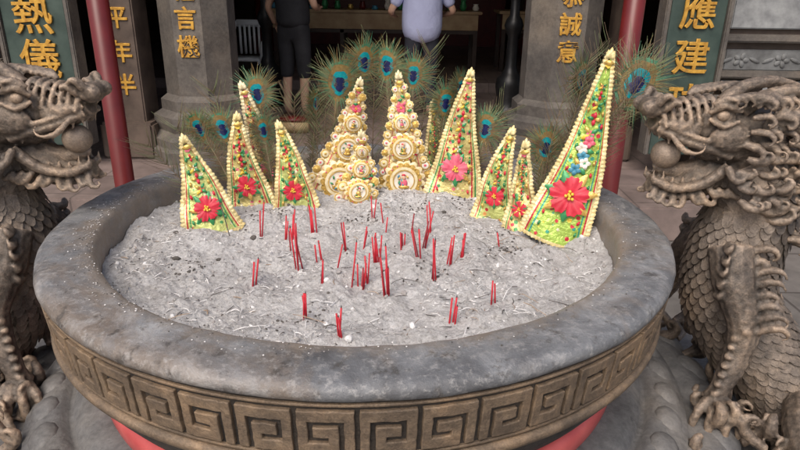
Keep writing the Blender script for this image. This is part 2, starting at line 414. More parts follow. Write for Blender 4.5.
def leaf(mb, L, a, b, c, ang, ln, wd, key='leaf'):
    vs = []; fs = []; n = 6
    for i in range(n + 1):
        t = i / n; ww = wd * math.sin(math.pi * (t * .92 + .04)) ** .8
        for s in (-1, 0, 1):
            x = t * ln; y = s * ww
            vs.append(L(a + x * math.cos(ang) - y * math.sin(ang), b + x * math.sin(ang) + y * math.cos(ang), c + (.003 if s == 0 else 0) + .004 * math.sin(t * 3)))
    for i in range(n):
        for s in (0, 1):
            q = i * 3 + s; fs.append((q, q + 1, q + 4, q + 3))
    mb.add(vs, fs, key)

def medallion(mb, L, a, b, c, rad, lobes=14, figure=True):
    n = lobes * 6
    def ring(r0, r1, c0, c1, key, sc=0):
        vs = []; fs = []
        for i in range(n):
            th = 2 * math.pi * i / n; k = 1 + sc * abs(math.sin(lobes * th / 2)) - sc
            vs.append(L(a + r0 * math.cos(th), b + r0 * math.sin(th), c + c0)); vs.append(L(a + r1 * k * math.cos(th), b + r1 * k * math.sin(th), c + c1))
        for i in range(n):
            j = (i + 1) % n; fs.append((2 * i, 2 * i + 1, 2 * j + 1, 2 * j))
        mb.add(vs, fs, key)
    ring(rad * .78, rad * 1.16, .004, -.002, 'creampale', .16)
    ring(rad * .72, rad * .98, .006, .0045, 'gold', .10)
    ring(rad * .60, rad * .74, .008, .0075, 'creampale', .0)
    ring(.0001, rad * .62, .007, .007, 'white')
    ring(rad * .53, rad * .59, .0095, .0095, 'gold')
    for i in range(lobes):
        th = 2 * math.pi * i / lobes; s = rad * .05
        ell(mb, L(a + rad * .86 * math.cos(th), b + rad * .86 * math.sin(th), c + .007), (s, s, s), random.choice(['creampale', 'gold', 'pink', 'gold']), nu=6, nv=4)
    if figure:
        s = rad
        ell(mb, L(a, b - s * .14, c + .009), (s * .20, .004, s * .25), random.choice(['pink', 'gold']), nu=8, nv=6)
        ell(mb, L(a, b - s * .34, c + .0095), (s * .30, .004, s * .11), 'gold', nu=8, nv=6)
        ell(mb, L(a, b + s * .18, c + .0105), (s * .12, .004, s * .13), 'face', nu=8, nv=6)
        ell(mb, L(a, b + s * .32, c + .0105), (s * .12, .004, s * .05), 'red', nu=8, nv=6)
        for q in range(8): leaf(mb, L, a + random.uniform(-.35, .35) * s, b + random.uniform(-.35, .35) * s, c + .0085, random.uniform(0, 6.28), s * .2, s * .05, random.choice(['leaf', 'gold', 'blue', 'creampale']))

def ornament(base, apex, width, yaw=0, foil='foilA', style='flower', fkey='red', frk='cream', seed=0):
    random.seed(seed + 100)
    base, w, r, f, Hh = frame(base, apex, yaw); mb = MB()
    bend = random.uniform(-.012, .012); wob = random.uniform(0, 6)
    def L(a, b, c):
        t = b / Hh; return base + r * (a + bend * math.sin(math.pi * t)) + w * b + f * (c + .006 * math.sin(t * 5 + wob))
    hw = width / 2; cur = .16 * hw
    def half(t): return hw * (1 - t) ** .95 + .0035
    def surf(s, t):
        h_ = half(t) * (1 + .05 * math.sin(t * 9 + s * 2 + wob))
        return s * h_, t * Hh - s * hw * .10 * math.sin(wob) * (1 - t) - (1 - s * s) * .008 * (1 - t), cur * (1 - s * s) * (1 - t) ** .8 + .004 * math.sin(t * 17 + s * 3 + wob)
    NA, NB = 12, 30
    for sgn, key in ((1, foil), (-1, 'backpaper')):
        vs = []; uv = []; fs = []
        for j in range(NB + 1):
            for i in range(NA + 1):
                s = -1 + 2 * i / NA; t = j / NB; a, b, c = surf(s, t)
                vs.append(L(a, b, c if sgn > 0 else -.35 * abs(c) - .001)); uv.append((i / NA, t))
        for j in range(NB):
            for i in range(NA):
                q = j * (NA + 1) + i; fs.append((q, q + 1, q + NA + 2, q + NA + 1))
        mb.add(vs, fs, key, uv)
    def frill(pts, outs, wd, key, wave=.0025):
        vs = []; fs = []; n = len(pts)
        for i, (p, o_) in enumerate(zip(pts, outs)):
            ww = wd * (.74 + .26 * (1 if i % 4 in (1, 2) else 0)) * random.uniform(.75, 1.2); z = wave * math.sin(i * math.pi / 2 + .5) * random.uniform(.5, 1.5)
            vs.append(p - o_ * .004 + f * .002); vs.append(p + o_ * ww * .55 + f * (z + .002)); vs.append(p + o_ * ww + f * (-z))
        for i in range(n - 1):
            fs += [(3 * i, 3 * i + 1, 3 * i + 4, 3 * i + 3), (3 * i + 1, 3 * i + 2, 3 * i + 5, 3 * i + 4)]
        mb.add(vs, fs, key)
    wd = .0070 if style != 'med' else .005
    n = int(Hh / .0026)
    for sg in (-1, 1):
        pts = []; outs = []
        for i in range(n + 1):
            a, b, c = surf(sg, i / n); pts.append(L(a, b, c)); outs.append((r * sg + w * .15).normalized())
        frill(pts, outs, wd, frk)
    pts = []; outs = []; n = int(width / .0026)
    for i in range(n + 1):
        a, b, c = surf(-1 + 2 * i / n, 0); pts.append(L(a, b, c)); outs.append(-w)
    frill(pts, outs, wd, frk)
    for q in range(5):
        leaf(mb, L, 0, Hh - .016, .003, math.pi / 2 + (q - 2) * .38, .028 - abs(q - 2) * .006, .0055, frk)
    leaf(mb, L, -.012, Hh - .028, .006, .1, .026, .006, 'gold')
    flower(mb, L, 0, Hh - .032, .006, .008, 'pink' if seed % 2 else 'yellow', 5)
    if style in ('flower', 'tall'):
        bf = Hh * (.25 if style == 'flower' else .25); rad = hw * (.48 if style == 'flower' else .62)
        c0 = surf(0, bf / Hh)[2] + .004
        for q in range(7): leaf(mb, L, 0, bf, c0, q * .9 + .3, rad * 1.30, rad * .24, random.choice(['leaf', 'leaf', 'gold']))
        flower(mb, L, 0, bf, c0 + .003, rad, fkey, 5, random.uniform(0, 1.2))
        b = bf + rad * 1.5; k = 0
        while b < Hh * .84:
            t = b / Hh; h_ = half(t); c = surf(0, t)[2] + .003; rr = min(h_ * .5, rad * .42)
            if k % 2 == 0:
                for q in range(4): leaf(mb, L, 0, b, c, q * 1.57 + .78, rr * 1.2, rr * .25, ['leaf', 'gold', 'yellow'][q % 3])
                if (k // 2 + seed) % 3: flower(mb, L, 0, b, c + .002, rr * .55, ['pink', 'red', 'yellow', 'white'][(k + seed) % 4], 5)
            else:
                for q in range(4): leaf(mb, L, 0, b, c, q * 1.57, rr * 1.05, rr * .28, ['red', 'leaf', 'red', 'gold'][(q + k) % 4])
            b += rr * 1.9; k += 1
        for sg in (-1, 1):
            nb = int(Hh / .03)
            for i in range(1, nb):
                t = i / nb
                if t > .75: continue
                a, b, c = surf(sg * .58, t)
                leaf(mb, L, a, b, c + .002, random.uniform(1.2, 1.9), .014, .0035, ['red', 'gold', 'leaf', 'leaf'][(i + seed) % 4])
        if style == 'tall':
            for t, kk, da in ((.40, 'blue', -.01), (.44, 'white', .008), (.47, 'blue', 0), (.51, 'white', -.008), (.55, 'pink', .004)):
                a, b, c = surf(.0, t)
                for q in range(5): leaf(mb, L, a + da, b, c + .007, q * 1.25 + t * 9, .017, .006, kk)
    else:
        nb = int(Hh / .027)
        for sg in (-1, 1):
            for i in range(nb):
                t = (i + .3 + random.uniform(-.2, .2)) / nb
                if t > .93: continue
                a, b, c = surf(sg * 1.0, t); rr = .0185 * (1 - t * .35) * random.uniform(.85, 1.15)
                for key, k_, dc in (('creampale', 1.0, .002), ('gold', .80, .0035), (['white', 'creampale', 'gold'][i % 3], .58, .005), ('pink' if i % 3 == 0 else 'gold', .22, .0065)):
                    vs = [L(a, b, c + dc + .002)]; m_ = 24
                    for q in range(m_):
                        th = 2 * math.pi * q / m_; k2 = rr * k_ * (1 if k_ < 1 else (.9 + .1 * math.cos(8 * th)))
                        vs.append(L(a + k2 * math.cos(th), b + k2 * math.sin(th), c + dc))
                    mb.add(vs, [(0, 1 + q, 1 + (q + 1) % m_) for q in range(m_)], key)
        m1 = hw * .70
        medallion(mb, L, 0, m1 * .95, cur + .008, m1, 16)
        b2 = m1 * 1.95 + hw * .50; t = b2 / Hh
        medallion(mb, L, 0, b2, surf(0, t)[2] + .008, hw * .52, 12)
        b3 = b2 + hw * .92; t = b3 / Hh
        if t < .9:
            medallion(mb, L, 0, b3, surf(0, t)[2] + .008, hw * .34, 10); b4 = b3 + hw * .55
            if b4 / Hh < .9: flower(mb, L, 0, b4, surf(0, b4 / Hh)[2] + .006, hw * .18, 'pink', 5)
        for q in range(26):
            s = random.uniform(-.85, .85); t = random.uniform(.2, .85); a, b, c = surf(s, t)
            leaf(mb, L, a, b, c + .004, random.uniform(0, 6.28), .016, .004, random.choice(['leaf', 'gold', 'gold', 'pink', 'creampale', 'red']))
    tube(mb, [L(0, -.05, -.004), L(0, Hh * .6, -.006)], [.002, .002], 'twig', 5, 1, smooth=False)
    return mb.obj('gold_paper_flower_ornament')

zb = .964
ornament((-.405, .060, zb), (-.478, .11, 1.208), .150, .35, 'foilB', 'flower', 'red', 'cream', 1)
ornament((-.340, .235, zb), (-.380, .29, 1.233), .132, .25, 'foilA', 'flower', 'red', 'cream', 2)
ornament((-.310, .330, zb), (-.385, .39, 1.305), .115, .2, 'foilC', 'flower', 'pink', 'creampale', 3)
ornament((-.214, .220, zb), (-.258, .27, 1.215), .126, .15, 'foilB', 'flower', 'red', 'cream', 4)
ornament((-.115, .370, zb), (-.033, .41, 1.320), .170, .12, 'foilC', 'med', 'red', 'creampale', 5)
ornament((-.040, .320, zb), (-.026, .345, 1.175), .112, .05, 'foilC', 'med', 'red', 'creampale', 11)
ornament((.106, .380, zb), (.082, .43, 1.338), .166, -.03, 'foilC', 'med', 'red', 'creampale', 6)
ornament((.256, .350, zb), (.300, .42, 1.350), .172, -.12, 'foilA', 'flower', 'pink', 'cream', 7)
ornament((.210, .42, zb), (.192, .46, 1.25), .09, 0, 'foilB', 'flower', 'pink', 'cream', 12)
ornament((.358, .190, zb), (.408, .25, 1.213), .114, -.3, 'foilB', 'flower', 'red', 'cream', 8)
ornament((.425, .100, zb), (.432, .15, 1.200), .087, -.5, 'foilA', 'flower', 'red', 'cream', 9)
ornament((.500, .040, zb), (.619, .13, 1.438), .172, -.30, 'foilD', 'tall', 'red', 'cream', 10)

# ------------------------------------------------------------------ PEACOCK FEATHERS
def feather(base, tip, rad, bend=(0, 0, 0), yaw=0.0, seed=0, sparse=1.0):
    random.seed(seed + 500); mb = MB()
    base = Vector(base); tip = Vector(tip); mid = (base + tip) / 2 + Vector(bend)
    P, V = catmull([base, mid, tip], [.0018, .0014, .0008], 14)
    tube(mb, P, V, 'f_stem', 5, 1, smooth=False)
    w = (tip - mid).normalized(); f = Vector((math.sin(yaw), -math.cos(yaw), .12)); f = (f - w * f.dot(w)).normalized()
    r = w.cross(f)
    def L(a, b, c): return tip + r * a + w * b + f * c
    ph0 = random.uniform(0, 6)
    def drop(ra, rb, c, key, dy=0):
        vs = [L(0, dy, c)]; n = 36
        for i in range(n):
            th = 2 * math.pi * i / n; k = (1 - .10 * math.cos(2 * th)) * (1 + .04 * math.sin(5 * th + ph0)) * random.uniform(.96, 1.03)
            x = ra * math.cos(th); y = rb * math.sin(th) * (1.12 if math.sin(th) < 0 else .95)
            vs.append(L(x * k, y * k + dy, c - .004 * (abs(x) / max(ra, .001))))
        mb.add(vs, [(0, 1 + i, 1 + (i + 1) % n) for i in range(n)], key)
    drop(rad * .66, rad * .78, .000, 'f_green'); drop(rad * .56, rad * .66, .0012, 'f_bronze')
    drop(rad * .38, rad * .44, .0024, 'f_teal', -rad * .04); drop(rad * .25, rad * .26, .0036, 'f_navy', -rad * .10)
    def barb(p, d, ln, wd, key, droop=.15):
        d = d.normalized(); n_ = 4; sd = d.cross(f)
        if sd.length < 1e-4: return
        sd.normalize(); vs = []; fs = []; k = random.uniform(-.35, .35)
        for i in range(n_ + 1):
            t = i / n_; q = p + d * ln * t + sd * k * ln * t * t * .5 + Vector((0, 0, -droop * ln * t * t)) + f * random.uniform(-.001, .001)
            ww = wd * (1 - t * .85); vs += [q - sd * ww, q + sd * ww]
        for i in range(n_): fs.append((2 * i, 2 * i + 1, 2 * i + 3, 2 * i + 2))
        mb.add(vs, fs, key)
    nb = int(150 * sparse)
    for i in range(nb):
        th = 2 * math.pi * i / nb; d = r * math.cos(th) + w * (math.sin(th) + .35)
        p = L(rad * .5 * math.cos(th), rad * .6 * math.sin(th), -.001)
        barb(p, d + f * random.uniform(-.25, .2), rad * random.uniform(.35, 1.1), .0012, random.choice(['f_green', 'f_barb', 'f_bronze', 'f_barb']))
    m = len(P)
    for i in range(int(m * .25), m - 1):
        for q in range(int(7 * sparse)):
            t = q / 7; p = P[i].lerp(P[i + 1], t); T = (P[i + 1] - P[i]).normalized()
            for sg in (-1, 1):
                barb(p, (T.cross(f)) * sg + T * random.uniform(.6, 1.1) + f * random.uniform(-.2, .2), random.uniform(.04, .10) * (.5 + .6 * i / m), .0008, random.choice(['f_barb', 'f_barb2', 'f_barb2']), .3)
    return mb.obj('peacock_feather')
z0 = .98
fe = [((-.37, .30, z0), (-.440, .34, 1.185), .056, (0, 0, .0), .5), ((-.39, .28, z0), (-.505, .32, 1.190), .050, (0, 0, .01), -.3),
      ((-.32, .40, z0), (-.352, .44, 1.275), .060, (.01, 0, 0), .2), ((-.29, .32, z0), (-.320, .35, 1.18), .044, (0, 0, 0), .6),
      ((-.10, .43, z0), (-.096, .44, 1.312), .074, (-.02, 0, 0), .1), ((-.05, .44, z0), (-.022, .46, 1.372), .060, (0, 0, 0), .4),
      ((.04, .44, z0), (.046, .47, 1.362), .060, (.01, 0, 0), -.3), ((.09, .44, z0), (.128, .46, 1.335), .056, (.01, 0, 0), -.1),
      ((.18, .42, z0), (.230, .44, 1.255), .056, (.01, 0, 0), .3), ((.30, .38, z0), (.352, .40, 1.185), .058, (.01, 0, 0), -.4),
      ((-.2, .42, z0), (-.170, .45, 1.245), .042, (0, 0, 0), .9), ((.26, .42, z0), (.275, .46, 1.30), .042, (0, 0, 0), .8), ((-.06, .46, z0), (-.060, .49, 1.33), .05, (0, 0, 0), -.5),
      ((.48, .18, z0), (.494, .19, 1.182), .056, (.0, 0, .01), -.2), ((.54, .12, z0), (.720, .19, 1.360), .086, (.0, 0, .05), -.15), ((.53, .16, z0), (.585, .24, 1.36), .056, (0, 0, 0), .7)]
for i, (b_, t_, rd, bd, yw) in enumerate(fe): feather(b_, t_, rd, bd, yw, i)
def sprig(base, tip, bend, seed, n=70, ln=.08):
    random.seed(seed); mb = MB(); base = Vector(base); tip = Vector(tip)
    P, V = catmull([base, (base + tip) / 2 + Vector(bend), tip], [.0016, .0012, .0006], 12); tube(mb, P, V, 'f_barb2', 5, 1, smooth=False)
    for i in range(n):
        k = random.uniform(4, len(P) - 1.01); a = int(k); p = P[a].lerp(P[a + 1], k - a); T = (P[a + 1] - P[a]).normalized()
        s = random.choice((-1, 1)); d = (Vector((0, 1, 0)).cross(T) * s + T * 1.1 + Vector((0, random.uniform(-.4, .4), 0))).normalized(); l_ = ln * random.uniform(.5, 1)
        tube(mb, [p, p + d * l_ * .5 + T * .004, p + d * l_ + T * l_ * .25], [.0007, .0006, .0003], random.choice(['f_barb', 'f_barb2']), 4, 2)
    mb.obj('feather_sprig')
for i, (b_, t_, bd) in enumerate([((-.42, .13, z0), (-.60, .18, 1.17), (.0, 0, .0)), ((-.45, .20, z0), (-.545, .26, 1.20), (0, 0, 0)), ((-.17, .4, z0), (-.17, .45, 1.28), (0, 0, 0)),
                                  ((-.14, .4, z0), (-.13, .45, 1.34), (-.01, 0, 0)), ((.28, .4, z0), (.41, .42, 1.23), (0, 0, .02)), ((.50, .15, z0), (.59, .2, 1.43), (0, 0, 0)), ((.51, .1, z0), (.70, .18, 1.44), (.0, 0, .03)),
                                  ((.53, .12, z0), (.75, .18, 1.41), (0, 0, .02)), ((.48, .15, z0), (.54, .2, 1.37), (-.01, 0, 0)), ((.52, .14, z0), (.64, .22, 1.46), (-.01, 0, 0)), ((.53, .12, z0), (.79, .2, 1.38), (-.0, 0, .04)),
                                  ((.0, .44, z0), (.01, .48, 1.42), (0, 0, 0)), ((-.36, .33, z0), (-.47, .38, 1.29), (0, 0, 0)), ((.14, .44, z0), (.18, .48, 1.40), (0, 0, 0)), ((-.25, .42, z0), (-.24, .46, 1.26), (0, 0, 0))]):
    sprig(b_, t_, bd, 900 + i)

# ------------------------------------------------------------------ DRAGONS
def curl(mb, p, d, n, L_, r0, turns=.9, key='dragon', seg=7):
    p = Vector(p); d = Vector(d).normalized(); n = Vector(n); n = (n - d * n.dot(d)).normalized()
    pts = []; rad = []; N_ = 12; ang = 0; st = L_ / N_
    for i in range(N_ + 1):
        t = i / N_; pts.append(p.copy()); rad.append(r0 * (1 - .72 * t) * (.75 + .5 * math.sin(math.pi * min(1, t * 1.3))))
        ang = turns * 2 * math.pi * t ** 2.2
        p = p + (d * math.cos(ang) + n * math.sin(ang)) * st * (1 - .45 * t)
    tube(mb, pts, rad, key, seg, 1, smooth=False)
clouds = bpy.data.textures.new('cast_roughness', 'CLOUDS'); clouds.noise_scale = .014; clouds.noise_depth = 3

def finish_cast(o, vox):
    rm = o.modifiers.new('Remesh', 'REMESH'); rm.mode = 'VOXEL'; rm.voxel_size = vox; rm.use_smooth_shade = True
    sm = o.modifiers.new('Smooth', 'SMOOTH'); sm.iterations = 1; sm.factor = .4
    dm = o.modifiers.new('Displace', 'DISPLACE'); dm.texture = clouds; dm.strength = .005; dm.mid_level = .5; dm.texture_coords = 'LOCAL'

def dragon(sign, off, seed):
    random.seed(seed)
    root = empty('bronze_dragon', (0, 0, 0))
    hd = MB()
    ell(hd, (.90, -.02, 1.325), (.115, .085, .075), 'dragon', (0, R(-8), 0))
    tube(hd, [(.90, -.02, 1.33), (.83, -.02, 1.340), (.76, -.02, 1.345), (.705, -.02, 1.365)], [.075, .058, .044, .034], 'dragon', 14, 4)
    ell(hd, (.692, -.02, 1.385), (.028, .046, .024), 'dragon')
    for k in range(7):
        xx = .715 + k * .019
        tube(hd, [(xx, -.02 - .05, 1.345 + k * .002), (xx - .006, -.02 - .03, 1.385 + k * .003), (xx - .008, -.02, 1.395 + k * .003), (xx - .006, .01, 1.385 + k * .003), (xx, .03, 1.345 + k * .002)], [.005, .007, .008, .007, .005], 'dragon', 6, 3)
    for s in (-1, 1):
        ell(hd, (.678, -.02 + s * .030, 1.390), (.020, .018, .018), 'dragon')
        curl(hd, (.69, -.02 + s * .035, 1.39), (.2, s * .5, 1), (1, s * .3, 0), .085, .011, .9)
        curl(hd, (.71, -.02 + s * .04, 1.385), (.5, s * .5, 1), (1, s * .3, 0), .07, .010, .9)
        ell(hd, (.76, -.02 + s * .045, 1.345), (.05, .014, .016), 'dragon', (0, R(12), 0))
        ell(hd, (.835, -.02 + s * .062, 1.378), (.026, .020, .022), 'dragon')
        tube(hd, [(.80, -.02 + s * .066, 1.385), (.825, -.02 + s * .082, 1.405), (.865, -.02 + s * .080, 1.392)], [.006, .009, .006], 'dragon', 7, 4)
        tube(hd, [(.80, -.02 + s * .066, 1.372), (.83, -.02 + s * .082, 1.358), (.865, -.02 + s * .078, 1.37)], [.005, .007, .005], 'dragon', 7, 4)
        for k in range(7):
            curl(hd, (.805 + k * .014, -.02 + s * .068, 1.402 + k * .004), (.9, s * .45, .85 - k * .12), (0, 0, -1), .09 + k * .006, .0105, .7)
        ell(hd, (.86, -.02 + s * .068, 1.33), (.05, .025, .035), 'dragon')
        tube(hd, [(.70, -.02 + s * .035, 1.342), (.76, -.02 + s * .052, 1.318), (.82, -.02 + s * .062, 1.302), (.87, -.02 + s * .065, 1.285)], [.009, .010, .011, .012], 'dragon', 8, 4)
        tube(hd, [(.70, -.02 + s * .038, 1.360), (.76, -.02 + s * .056, 1.334), (.82, -.02 + s * .068, 1.318), (.88, -.02 + s * .072, 1.300)], [.005, .006, .007, .006], 'dragon', 8, 4)
        tube(hd, [(.715, -.02 + s * .025, 1.215), (.76, -.02 + s * .045, 1.200), (.82, -.02 + s * .055, 1.215), (.87, -.02 + s * .065, 1.26)], [.010, .012, .013, .014], 'dragon', 8, 4)
        tube(hd, [(.88, -.02 + s * .045, 1.39), (.93, -.02 + s * .06, 1.425), (1.00, -.02 + s * .07, 1.440), (1.08, -.02 + s * .085, 1.430)], [.020, .018, .014, .006], 'dragon', 8, 5)
        ell(hd, (.955, -.02 + s * .095, 1.375), (.045, .010, .022), 'dragon', (0, R(-25), R(s * 25)))
        curl(hd, (.73, -.02 + s * .05, 1.33), (.3, s * .8, -.6), (1, s * .1, .6), .15, .008, .7)
        for k in range(7):
            xx = .708 + k * .022; h_ = .032 if k in (0, 1) else .018
            tube(hd, [(xx, -.02 + s * (.030 + k * .005), 1.340 - k * .008), (xx + .003, -.02 + s * (.032 + k * .005), 1.340 - k * .008 - h_)], [.007, .0015], 'dragon', 6, 1, smooth=False)
            tube(hd, [(xx + .005, -.02 + s * (.024 + k * .005), 1.212), (xx + .005, -.02 + s * (.026 + k * .005), 1.212 + h_ * .9)], [.006, .0015], 'dragon', 6, 1, smooth=False)
        for row in range(7):
            for k in range(8):
                z = 1.41 - k * .031; x = .885 + row * .034 + random.uniform(-.008, .008)
                y = -.02 + s * (.080 + .014 * math.sin(k) + .02 * (k > 3) - row * .006)
                curl(hd, (x, y, z), (1, s * .6, .6 - k * .2), (0, s * .3, -1 if k < 4 else 1), random.uniform(.075, .115), random.uniform(.0085, .0125), random.uniform(.8, 1.15))
        for k in range(9):
            curl(hd, (.725 + k * .019, -.02 + s * (.02 + k * .005), 1.195 + (k > 5) * .01), (-.2 + k * .14, s * .45, -1), (-1 if k < 4 else 1, 0, .1), random.uniform(.06, .10), .0095, .9)
        for k in range(9):
            curl(hd, (.86 + k * .018, -.02 + s * .078, 1.265 - k * .010), (.25, s * .55, -1), (1, s * .3, .4), random.uniform(.08, .13), .011, .9)
    for k in range(9):
        curl(hd, (.85 + k * .026, -.02 + (k % 2 - .5) * .03, 1.392 - k * .005), (.8, 0, .6), (1, 0, -.6), .09, .013, .6)
    tube(hd, [(.90, -.02, 1.25), (.83, -.02, 1.205), (.77, -.02, 1.190), (.715, -.02, 1.200)], [.058, .043, .034, .022], 'dragon', 12, 4)
    tube(hd, [(.86, -.02, 1.25), (.79, -.02, 1.232), (.745, -.02, 1.235), (.72, -.02, 1.25)], [.024, .022, .018, .008], 'dragon', 10, 4)
    ell(hd, (.915, -.02, 1.285), (.06, .07, .06), 'dragon')
    for k in range(34):
        t = k / 33; x = .99 + .07 * math.sin(t * 7) + .05; z = 1.41 - t * .34
        for s in (-1, 1):
            curl(hd, (x - .03, -.02 + s * random.uniform(.02, .11), z), (1, s * .6, random.uniform(-.3, .3)), (0, 0, random.choice((-1, 1))), random.uniform(.08, .13), .0115, random.uniform(.7, 1.1))
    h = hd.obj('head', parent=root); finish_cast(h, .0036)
    b = MB(); ell(b, (.738, -.035, 1.276), (.034, .034, .034), 'dragon', nu=24, nv=16)
    b.obj('pearl', parent=root)
    b = MB()
    for s in (-1, 1):
        ell(b, (.828, -.02 + s * .075, 1.381), (.014, .011, .013), 'dragon', nu=16, nv=10)
    b.obj('eyes', parent=root)
    bd = MB()
    bp = [(.93, -.02, 1.27), (.985, -.02, 1.16), (.965, -.02, 1.03), (.975, -.02, .89), (1.05, -.05, .76), (1.13, -.16, .64), (1.10, -.32, .56), (.98, -.42, .52), (.87, -.44, .535)]
    br = [.085, .100, .108, .112, .110, .098, .082, .062, .042]
    frm = tube(bd, bp, br, 'dragon', 26, 7)
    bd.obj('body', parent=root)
    sc = MB(); row = 0
    C, Vr = catmull(bp, br, 40)
    acc = 0; N = Vector((0, 1, 0)); nxt = 0
    for i in range(1, len(C)):
        acc += (C[i] - C[i - 1]).length
        T = (C[i] - C[i - 1]).normalized(); N = (N - T * N.dot(T)).normalized(); B = T.cross(N)
        if acc < nxt: continue
        nxt = acc + .0165; row += 1; rr = Vr[i]; cnt = max(10, int(2 * math.pi * rr / .028))
        for j in range(cnt):
            a = 2 * math.pi * (j + .5 * (row % 2)) / cnt + random.uniform(-.03, .03); u = N * math.cos(a) + B * math.sin(a); sd = T.cross(u).normalized()
            c = C[i] + u * rr; wv = math.pi * rr / cnt * random.uniform(.95, 1.08); ln = .030 * random.uniform(.9, 1.1)
            vs = [c - T * .004 + u * .001]; m_ = 8; lf = random.uniform(.007, .011)
            for q in range(m_ + 1):
                th = math.pi * q / m_; x = math.cos(th) * wv; y = math.sin(th) ** .8 * ln
                vs.append(c + sd * x + T * y + u * (.0015 + lf * math.sin(th)))
            for q in range(m_ + 1):
                th = math.pi * q / m_; x = math.cos(th) * wv * .7; y = math.sin(th) ** .8 * ln * .78
                vs.append(c + sd * x + T * y + u * (.001 + (lf - .003) * math.sin(th)))
            fs = [(0, 1 + m_ + 1 + q, 2 + m_ + 1 + q) for q in range(m_)] + [(1 + q, 2 + q, 3 + m_ + q, 2 + m_ + q) for q in range(m_)]
            sc.add(vs, fs, 'scale')
    sc.obj('scales', parent=root)
    lg = MB()
    for (sh, el, wr, sg) in (((.91, -.10, 1.06), (.925, -.19, .90), (.88, -.23, .745), -1), ((.95, .09, 1.02), (.93, .20, .86), (.88, .22, .74), 1), ((1.10, -.24, .70), (1.02, -.40, .66), (.97, -.40, .55), -1)):
        sh, el, wr = Vector(sh), Vector(el), Vector(wr)
        tube(lg, [sh, (sh + el) / 2 + Vector((-.01, 0, .01)), el, (el + wr) / 2 + Vector((.01, 0, 0)), wr, wr + Vector((-.01, 0, -.03))], [.055, .050, .035, .030, .023, .030], 'dragon', 12, 4)
        for k in range(8):
            q = sh.lerp(el, k / 7); ell(lg, q + Vector((-.035 + .004 * k, sg * .028, 0)), (.014, .014, .010), 'dragon', nu=8, nv=6)
            q = el.lerp(wr, k / 7); ell(lg, q + Vector((-.018, sg * .016, 0)), (.011, .011, .008), 'dragon', nu=8, nv=6)
        for k in range(5):
            a = (k - 2) * .5 + (0 if k < 4 else 2.4); dx, dy = -math.sin(a + .6), -math.cos(a + .6)
            p0 = wr + Vector((0, 0, -.03)); d = Vector((dx, dy * (1 if sg < 0 else -1), 0))
            tube(lg, [p0, p0 + d * .035 + Vector((0, 0, .008)), p0 + d * .062 + Vector((0, 0, -.012)), p0 + d * .075 + Vector((0, 0, -.045)), p0 + d * .066 + Vector((0, 0, -.076))], [.017, .014, .012, .009, .0015], 'dragon', 9, 4)
            ell(lg, p0 + d * .042 + Vector((0, 0, .006)), (.013, .013, .012), 'dragon')
            ell(lg, p0 + d * .064 + Vector((0, 0, -.010)), (.011, .011, .011), 'dragon')
        for k in range(8):
            q = sh.lerp(el, k / 7); curl(lg, q + Vector((.02, sg * .03, 0)), (.8, sg * .5, .7), (0, 0, -1), .11 * random.uniform(.7, 1.2), .0115, random.uniform(.5, 1))
            q = el.lerp(wr, k / 9); curl(lg, q + Vector((.012, sg * .01, 0)), (1, sg * .3, .75), (0, 0, 1), (.08 - k * .004) * random.uniform(.6, 1.1), .010, .35)
        for k in range(5):
            curl(lg, sh + Vector((-.025, sg * .035, .03 - k * .030)), (-.5, sg * .6, -.4), (.5, 0, 1), .09, .012, 1.0)
    for k in range(24):
        i = int((.12 + .80 * k / 23) * (len(C) - 1)); T = (C[i] - C[i - 1]).normalized(); out = Vector((1, .25, .1)); out = (out - T * out.dot(T)).normalized()
        p = C[i] + out * Vr[i] * .9
        tube(lg, [p, p + out * .03 + T * .01, p + out * .055 - T * .02], [.016, .011, .002], 'dragon', 6, 3)
    for k in range(60):
        a = random.uniform(-1.05, .7); rr = random.uniform(.88, 1.04); p = Vector((rr * math.cos(a), rr * math.sin(a), .62 + random.uniform(-.03, .06)))
        curl(lg, p, (random.uniform(-1, 1), random.uniform(-1, 1), .35), (0, 0, 1), random.uniform(.12, .2), random.uniform(.012, .020), 1.2)
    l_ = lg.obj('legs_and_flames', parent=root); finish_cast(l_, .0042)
    root.scale = (sign, 1, 1); root.location = off
    return root
dragon(1, (-.01, 0, -.055), 11)
dragon(-1, (.058, 0, -.04), 12)

# ------------------------------------------------------------------ PEDESTAL
mb = MB()
lathe(mb, [(.45, .70), (.63, .70), (.66, .695), (.70, .685), (.72, .665), (.725, .655), (.735, .655), (.745, .668), (.77, .668), (.80, .655), (.83, .635), (.835, .615), (.85, .612), (.865, .622), (.90, .615), (.94, .590), (.96, .56), (.96, .53), (.98, .52), (1.10, .51), (1.17, .49), (1.20, .45), (1.20, .40), (1.16, .37), (1.12, .34), (1.12, .20), (1.18, .16), (1.24, .12), (1.24, 0)], 'base', 128)
for k in range(48):
    a = 2 * math.pi * k / 48
    ell(mb, (.785 * math.cos(a), .785 * math.sin(a), .652), (.036, .046, .020), 'base', (0, R(25), a), 12, 6)
for k in range(40):
    a = 2 * math.pi * k / 40
    ell(mb, (.915 * math.cos(a), .915 * math.sin(a), .590), (.050, .065, .030), 'base', (0, R(28), a), 12, 6)
mb.obj('stone_pedestal')

